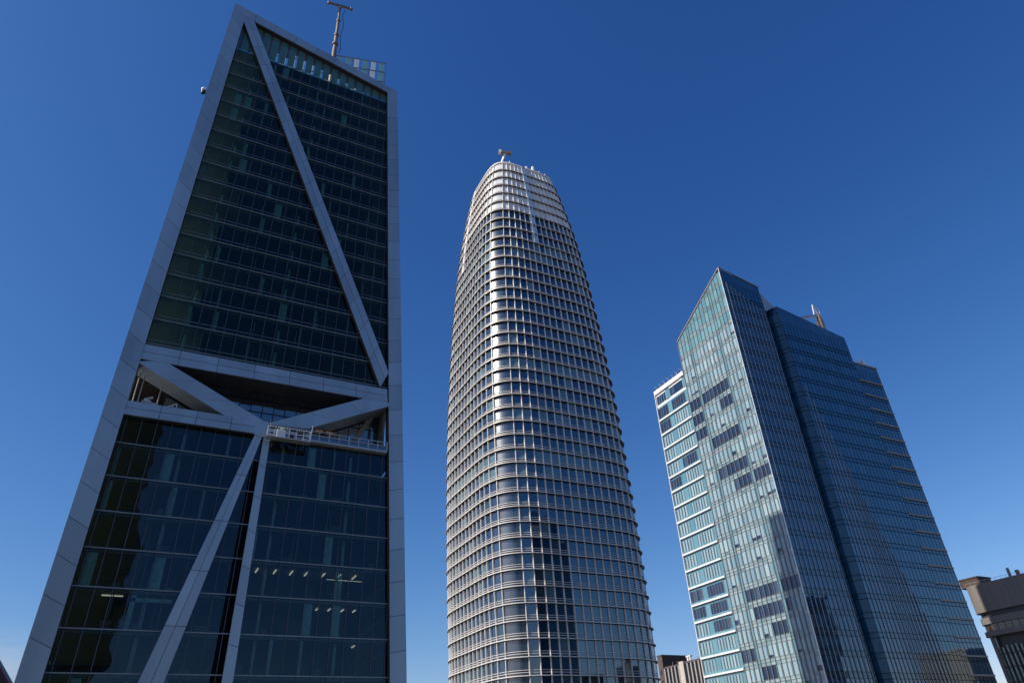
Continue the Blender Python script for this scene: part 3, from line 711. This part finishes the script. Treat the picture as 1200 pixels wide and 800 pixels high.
# ---- low sunlit wing on the left
wb=[(YM+.05,144.1,'t'),(144.1,150.9,'w'),(150.9,152.9,'t'),(152.9,157.9,'w')]
for k in range(len(fl)-1):
    z0,z1=fl[k],fl[k+1]; mb=MB(); idx=0
    for (ya,yb,kd) in wb:
        n=1 if kd=='t' else int(round((yb-ya)/1.15)); run=rn.choice(['d','c','c','c'])
        if k==len(fl)-2: run='d'
        for i in range(n):
            p,q=ya+(yb-ya)*i/n,ya+(yb-ya)*(i+1)/n; idx+=1
            m = 2 if kd=='t' else (1 if run=='d' else 0)
            for j,(pa,pb,mm) in enumerate(((z0+.05,z0+1.2,2),(z0+1.2,z1-.55,m),(z1-.55,z1-.05,2))):
                if mm==0:
                    e=p+(q-p)*.68; mb.face([(X0,e,pa),(X0,q,pa),(X0,q,pb),(X0,e,pb)],4,[(idx+.1,3*k+j+.1),(idx+.9,3*k+j+.1),(idx+.9,3*k+j+.9),(idx+.1,3*k+j+.9)])
                else: e=q
                mb.face([(X0,p,pa),(X0,e,pa),(X0,e,pb),(X0,p,pb)],mm,[(idx+.02,3*k+j+.02),(idx+.98,3*k+j+.02),(idx+.98,3*k+j+.98),(idx+.02,3*k+j+.98)])
            if kd=='w': mb.box(X0-.12,X0+.02,p-.05,p+.05,z0+1.1,z1-.5,3)
    mb.build('window_band',[M['curtain'],M['dark_pane'],M['teal'],M['fin'],M['pane_gap']],F,weld=False)
    mb=MB(); mb.box(X0-.55,X0+.04,YM+.08,158.0,z0+.08,z0+.54); mb.build('white_ledge',M['bandwhite'],F)
mb=MB(); mb.box(X0-.55,X0+9.6,YM+.08,158.1,171.4,172.8); mb.box(X0,X0+9.6,YM+.08,158.0,166.6,171.4-.02); mb.build('parapet',M['bandwhite'],F)
mb=MB()
for i in range(9):
    a=144.2+(150.9-144.2)*i/6
    if i<6: mb.face([(X0-.03,a,167.5),(X0-.03,a+1.1,167.5),(X0-.03,a+1.1,170.6),(X0-.03,a,170.6)],0,[(i+.1,.1),(i+.9,.1),(i+.9,.9),(i+.1,.9)])
for i in range(4):
    a=153+1.2*i; mb.face([(X0-.03,a,167.5),(X0-.03,a+1.12,167.5),(X0-.03,a+1.12,170.6),(X0-.03,a,170.6)],0,[(i+20.1,.1),(i+20.9,.1),(i+20.9,.9),(i+20.1,.9)])
for (a,b) in ((YM+.1,144.1),(150.95,152.9)): mb.face([(X0-.02,a,167.2),(X0-.02,b,167.2),(X0-.02,b,171.3),(X0-.02,a,171.3)],1)
mb.build('window_band',[M['dark_pane'],M['teal']],F,weld=False)
mb=MB(); mb.box(X0-.5,X0+.1,157.92,158.12,20,171.3); mb.build('wing_corner',M['bandwhite'],F)
for i in range(7):
    y=144.2+2.2*i; mb=MB(); mb.tube((X0+.3,y,172.8),(X0+.3,y,174.6),.1,.08,6); mb.beam((X0-.4,y,174.3),(X0+.5,y,174.6),.14,.14); mb.build('davit',M['white'],F)
# ---- bodies behind the glass, roofs, sides
mb=MB()
def wedge(x0,x1,y0,y1,zb,top,ins=.12):
    q=[(x0+ins,y0+ins),(x1-ins,y0+ins),(x1-ins,y1-ins),(x0+ins,y1-ins)]
    mb.hexa([(a,b,zb) for a,b in q],[(a,b,top(a,b)-.12) for a,b in q])
wedge(X0,153.05,YF,YM,0,roofz); wedge(X0,147.0,YM+.01,158.0,0,lambda x,y:172.5); 
mb.build('inner_shell',M['navy_b'],F)
mb=MB(); q=[(159.3,118.42),(188.1,118.42),(188.1,138.4),(154.0,138.4),(154.0,121.7),(157.9,121.2)]
mb.prism([(a,b,0) for a,b in q],[(a,b,min(188.4,top2(a))-.1) for a,b in q]); mb.box(188.1,199.4,118.8,138.5,0,174.2)
mb.build('inner_block',M['navy_b'],F)
mb=MB(); mb.face([(X0,YF,71.7),(X0,YM,71.7),(X0,YM,0),(X0,YF,0)],0); mb.face([(X0,YM,71.7),(X0,158,71.7),(X0,158,0),(X0,YM,0)],0)
mb.face([(X0,YF,71.7),(153,YF,71.7),(153,YF,0),(X0,YF,0)],0); mb.face([(159.25,YF,71.7),(199.4,YF,71.7),(199.4,YF,0),(159.25,YF,0)],0)
mb.build('base_storeys',M['teal'],F)
# grey roof screen bridging the main shaft and the lower block
mb=MB(); q=[(153.1,194.3),(159.0,188.75),(155.0,186.3),(153.1,186.3)]
mb.prism([(a,YF+.9,b) for a,b in q],[(a,YF+1.1,b) for a,b in q]); mb.build('roof_screen',M['roofgrey'],F)
# roof crane
fc=thing('roof_crane',(180,126,184),'white and rust roof crane with a folded jib on the stepped blue tower','crane')
mb=MB(); mb.beam((174.0,125,191.6),(187.2,125,196.9),.7,.8); mb.build('boom',M['fin_grey'],fc)
mb=MB(); mb.tube((188.3,125,184.5),(188.4,125,194.4),1.0,1.2,10); mb.tube((188.4,125,194.4),(188.7,125,198.0),1.25,.6,10); mb.build('mast',M['steel'],fc)
mb=MB(); 
for a,b in (((186.6,125,196.8),(187.4,125,201.6)),((189.0,125,197.6),(187.4,125,201.6)),((187.4,125,201.6),(190.2,125,199.4)),((190.2,125,199.4),(189.2,125,196.2))): mb.beam(a,b,.3,.3)
mb.build('jib',M['white'],fc)

# ================================================================== BUILDINGS AROUND
def rrect(x0,x1,y0,y1,r,n=7):
    pts=[]
    for cx,cy,a0 in ((x1-r,y0+r,-90),(x1-r,y1-r,0),(x0+r,y1-r,90),(x0+r,y0+r,180)):
        for i in range(n+1): a=R(a0+90*i/n); pts.append((cx+r*math.cos(a),cy+r*math.sin(a)))
    return pts
def slab(mb,x0,x1,y0,y1,r,z0,z1,m=0):
    q=rrect(x0,x1,y0,y1,r); mb.prism([(a,b,z0) for a,b in q],[(a,b,z1) for a,b in q],m)
CB=thing('concrete_building',(260,130,0),'rounded concrete office block partly hidden behind the blue tower, at the right edge','building')
bx0,bx1,by0,by1=240,282,118.5,142.4
mb=MB(); slab(mb,bx0,bx1,by0,by1,3.6,103.3,111.7); mb.build('top_fascia',M['concrete'],CB)
mb=MB(); slab(mb,bx0+1.2,bx1-1,by0+1.2,by1-.8,3,101.7,103.32); mb.build('dark_recess',M['ribd'],CB)
mb=MB(); slab(mb,bx0+.3,bx1-.3,by0+.3,by1-.3,3.5,99.8,101.72); mb.build('fascia',M['concrete'],CB)
mb=MB(); q=rrect(bx0+.9,bx1-.9,by0+.9,by1-.9,3.2)
for i in range(len(q)):
    j=(i+1)%len(q); a=Vector(q[i]); b=Vector(q[j]); n=max(1,int((b-a).length/2.2))
    for k in range(n):
        p=a.lerp(b,k/n); r_=a.lerp(b,(k+1)/n); mb.face([(p.x,p.y,97.7),(r_.x,r_.y,97.7),(r_.x,r_.y,99.82),(p.x,p.y,99.82)],0,[(i*20+k+.1,.1),(i*20+k+.9,.1),(i*20+k+.9,.9),(i*20+k+.1,.9)])
        d=(r_-p).normalized(); mb.box(p.x-.08,p.x+.08,p.y-.08,p.y+.08,97.7,99.8,1)
mb.build('window_band',[M['brown'],M['ribd']],CB,weld=False)
mb=MB(); slab(mb,bx0+.2,bx1-.2,by0+.2,by1-.2,3.5,96.3,97.72); mb.build('fascia',M['concrete'],CB)
mb=MB(); slab(mb,bx0+2.6,bx1-2,by0+2.6,by1-2,2,0,96.32); mb.build('lower_storeys',M['ribd'],CB)
for i in range(13):
    y=by0+3.2+1.45*i; mb=MB(); mb.box(bx0+1.7,bx0+2.55,y,y+.34,60,93.6-rnd.uniform(0,1.2)); mb.build('fin',M['greenfin'],CB)
mb=MB()
for z in (91.0,87.2,83): mb.box(bx0+1.5,bx0+1.68,by0+3,by1-2.2,z,z+.25)
mb.build('louvre_rail',M['ribd'],CB)
mb=MB(); mb.box(bx0+.6,bx0+1.6,by1-3.4,by1-2.5,60,96.3); mb.build('corner_post',M['concrete'],CB)
mb=MB(); slab(mb,242,250,137.2,144,1.0,111.7,114.2); slab(mb,241.8,250.2,137,144.2,1.0,114.2,114.6); mb.build('penthouse',M['brownbox'],CB)
mb=MB()
for i in range(12): mb.tube((bx0+.6,by0+4+1.7*i,111.7),(bx0+.6,by0+4+1.7*i,112.6),.05,.05,6)
mb.beam((bx0+.6,by0+4,112.6),(bx0+.6,by0+22.7,112.6),.08,.08); mb.build('roof_railing',M['rail'],CB)
mb=MB(); mb.tube((244,128,111.7),(244,128,115),.45,.45,10); mb.tube((246,126.5,111.7),(246,126.5,114.2),.6,.6,10); mb.box(247,251,119.5,124,111.7,114.6); mb.build('roof_plant',M['steel'],CB)
mb=MB()
for i in range(9): mb.box(bx0-.012,bx0+.02,by0+4.2+1.9*i,by0+4.24+1.9*i,103.4,111.6)
mb.build('panel_joint',M['concrete_d'],CB)

RB=thing('ribbed_building',(172,194,0),'low grey building with light upright ribs between the silver and blue towers','building')
mb=MB(); mb.box(160.5,190,195,204.15,0,93.8); mb.box(160.5,190,180,193.1,0,94.0); mb.build('body',M['ribd'],RB)
mb=MB(); mb.box(159.5,163.5,193.0,195.3,0,94.7); mb.build('pier',M['pier'],RB)
for y in [195.9+1.88*i for i in range(5)]+[191.3-1.88*i for i in range(6)]:
    mb=MB(); mb.box(159.9,160.6,y,y+.6,0,93.75 if y>194 else 93.95); mb.build('rib',M['ribl'],RB)
mb=MB(); mb.box(160.3,190.2,195.35,204.1,93.8,94.3); mb.box(160.3,190.2,180,192.95,94.0,94.55); mb.build('parapet',M['darkbrick'],RB)
mb=MB(); mb.tube((161.2,192.2,94.5),(161.2,192.2,96.2),.4,.4,8); mb.tube((161.2,191.0,94.5),(161.2,191.0,95.8),.36,.36,8); mb.box(160.8,161.6,190.4,192.8,95.8,96.2); mb.build('vent',M['white'],RB)
mb=MB()
for y in (188.0,199.0,201.5): mb.tube((162,y,94.2),(162,y,95.6),.08,.06,6)
mb.box(161.5,164,184,187,94.5,95.5); mb.build('roof_unit',M['rail'],RB)
DB=thing('brick_stair_tower',(166,205.4,0),'narrow dark brown tower block squeezed against the silver tower','building')
mb=MB(); mb.box(160,171,204.25,206.9,0,97.9); mb.build('wall',M['darkbrick'],DB)
mb=MB(); mb.box(159.85,171.2,204.2,207.0,97.9,98.25); mb.build('coping',M['concrete_d'],DB)
for z in (93.5,90.4,87.3):
    mb=MB(); mb.box(159.94,160.1,205.2,206.0,z-1.3,z); mb.build('window',M['ribd'],DB)
GB=thing('pitched_roof_building',(-38,158,0),'corner of a dark steep roof with red edge, beside the braced tower at bottom left','building')
mb=MB(); mb.box(-58,-16.5,150.5,176,0,78); mb.build('wall',M['darkbrick'],GB)
rf=MB(); rf.prism([(-60,150,77.5),(-16,150,77.6),(-38,150,104)],[(-60,177,77.5),(-16,177,77.6),(-38,177,104)]); rfo=rf.build('roof',M['slate'],GB)
mb=MB(); mb.beam((-15.8,149.8,77.5),(-38,149.8,104.2),.3,.3,0,(0,1,0)); mb.beam((-60.2,149.8,77.4),(-38,149.8,104.2),.3,.3,0,(0,1,0)); mb.build('red_verge',M['redtrim'],rfo)

# buildings on the near side of the street, outside the frame: the glass fronts mirror them
def block(name,label,x0,x1,y0,y1,h,wall,glass,nx,nz,face='+Y'):
    t=thing(name,((x0+x1)/2,(y0+y1)/2,0),label,'building')
    mb=MB(); mb.box(x0,x1,y0,y1,0,h); mb.build('wall',wall,t)
    for k in range(nz):
        za=6+(h-9)*k/nz; zb=za+(h-9)/nz*.55; mb=MB()
        for i in range(nx):
            a=x0+1+(x1-x0-2)*i/nx; b=a+(x1-x0-2)/nx*.8
            mb.face([(a,y1+.03,za),(b,y1+.03,za),(b,y1+.03,zb),(a,y1+.03,zb)],0,[(i+.1,k+.1),(i+.9,k+.1),(i+.9,k+.9),(i+.1,k+.9)])
        mb.build('window_band',glass,t,weld=False)
    mb=MB(); mb.box(x0-.3,x1+.3,y0-.3,y1+.3,h,h+1); mb.build('parapet',wall,t)
block('dark_office_tower','dark office tower seen only mirrored in the lower left panes of the braced tower',-70,-12.5,-110,-72,205,M['darkbrick'],M['dark_pane'],16,40)
block('brown_office_tower','slim brown tower seen only mirrored at the foot of the blue tower front',229,240,20,40,119,M['brownbox'],M['spandrel'],4,24)
block('beige_office_block','beige office block seen only mirrored low on the blue tower wing',318,352,15,40,103,M['beige'],M['brown'],9,14)

# ------------------------------------------------------------------ light, sky, camera
EL,DEL=R(38.5),R(3.2)
sv=Vector((-math.cos(EL)*math.cos(DEL),math.cos(EL)*math.sin(DEL),math.sin(EL)))
sd=bpy.data.lights.new('sun','SUN'); sd.energy=5.0; sd.angle=R(.53); sd.color=(1,.93,.82)
so=bpy.data.objects.new('sun',sd); C.objects.link(so); so.rotation_euler=sv.to_track_quat('Z','Y').to_euler(); so.location=(0,0,400)
w=bpy.data.worlds.new('World'); scene.world=w; w.use_nodes=True; t=w.node_tree; t.nodes.clear()
sk=t.nodes.new('ShaderNodeTexSky'); sk.sky_type='NISHITA'; sk.sun_disc=False; sk.sun_elevation=EL; sk.sun_rotation=DEL-R(90)
sk.altitude=0; sk.air_density=1.0; sk.dust_density=.5; sk.ozone_density=5.
# a very clear, dry-air sky: deeper blue overhead, the red falling off faster with height than the blue
sep=t.nodes.new('ShaderNodeSeparateColor'); cmb=t.nodes.new('ShaderNodeCombineColor'); t.links.new(sk.outputs[0],sep.inputs[0])
for ch,(g_,k_) in enumerate(((1.645,.461),(1.221,.68),(.93,1.217))):
    pw=t.nodes.new('ShaderNodeMath'); pw.operation='POWER'; pw.inputs[1].default_value=g_; t.links.new(sep.outputs[ch],pw.inputs[0])
    ml=t.nodes.new('ShaderNodeMath'); ml.operation='MULTIPLY'; ml.inputs[1].default_value=k_; t.links.new(pw.outputs[0],ml.inputs[0]); t.links.new(ml.outputs[0],cmb.inputs[ch])
bg=t.nodes.new('ShaderNodeBackground'); bg.inputs[1].default_value=.115
wo=t.nodes.new('ShaderNodeOutputWorld'); tc=t.nodes.new('ShaderNodeTexCoord'); sx=t.nodes.new('ShaderNodeSeparateXYZ'); t.links.new(tc.outputs['Generated'],sx.inputs[0])
def ramp(sock,a,b):
    m=t.nodes.new('ShaderNodeMapRange'); m.interpolation_type='SMOOTHSTEP'; m.inputs['From Min'].default_value=a; m.inputs['From Max'].default_value=b; t.links.new(sock,m.inputs['Value']); return m.outputs[0]
def mul(a,b):
    m=t.nodes.new('ShaderNodeMath'); m.operation='MULTIPLY'; t.links.new(a,m.inputs[0]); t.links.new(b,m.inputs[1]); return m.outputs[0]
mpc=t.nodes.new('ShaderNodeMapping'); mpc.inputs['Scale'].default_value=(5,5,26); t.links.new(tc.outputs['Generated'],mpc.inputs[0])
nzc=t.nodes.new('ShaderNodeTexNoise'); nzc.inputs['Detail'].default_value=6; t.links.new(mpc.outputs[0],nzc.inputs['Vector'])
f=mul(mul(ramp(sx.outputs[2],.175,.10),ramp(sx.outputs[0],.02,-.09)),ramp(nzc.outputs['Fac'],.22,.62))
mxc=t.nodes.new('ShaderNodeMix'); mxc.data_type='RGBA'; t.links.new(f,mxc.inputs[0]); t.links.new(cmb.outputs[0],mxc.inputs[6]); mxc.inputs[7].default_value=(3.6,4.5,5.6,1)
t.links.new(mxc.outputs[2],bg.inputs[0]); t.links.new(bg.outputs[0],wo.inputs[0])

cam=bpy.data.cameras.new('camera'); cam.sensor_width=36; cam.lens=791.3/1200*36; cam.clip_end=20000; cam.clip_start=.5
co=bpy.data.objects.new('camera',cam); C.objects.link(co); scene.camera=co
az,pi_,ro=R(27.82),R(32.75),R(2.794)
fw=Vector((math.sin(az)*math.cos(pi_),math.cos(az)*math.cos(pi_),math.sin(pi_))); rg=Vector((math.cos(az),-math.sin(az),0)); u=rg.cross(fw)
Rv=rg*math.cos(ro)-u*math.sin(ro); Uv=u*math.cos(ro)+rg*math.sin(ro)
co.matrix_world=Matrix(((Rv.x,Uv.x,-fw.x,0),(Rv.y,Uv.y,-fw.y,0),(Rv.z,Uv.z,-fw.z,65),(0,0,0,1)))

vs=scene.view_settings; scene.display_settings.display_device='sRGB'
vs.view_transform='Standard'; vs.look='None'; vs.exposure=0.; vs.gamma=1
scene.cycles.use_denoising=True; scene.cycles.max_bounces=8; scene.cycles.transparent_max_bounces=12
scene.cycles.sample_clamp_indirect=6; scene.cycles.caustics_reflective=True; scene.cycles.blur_glossy=.5
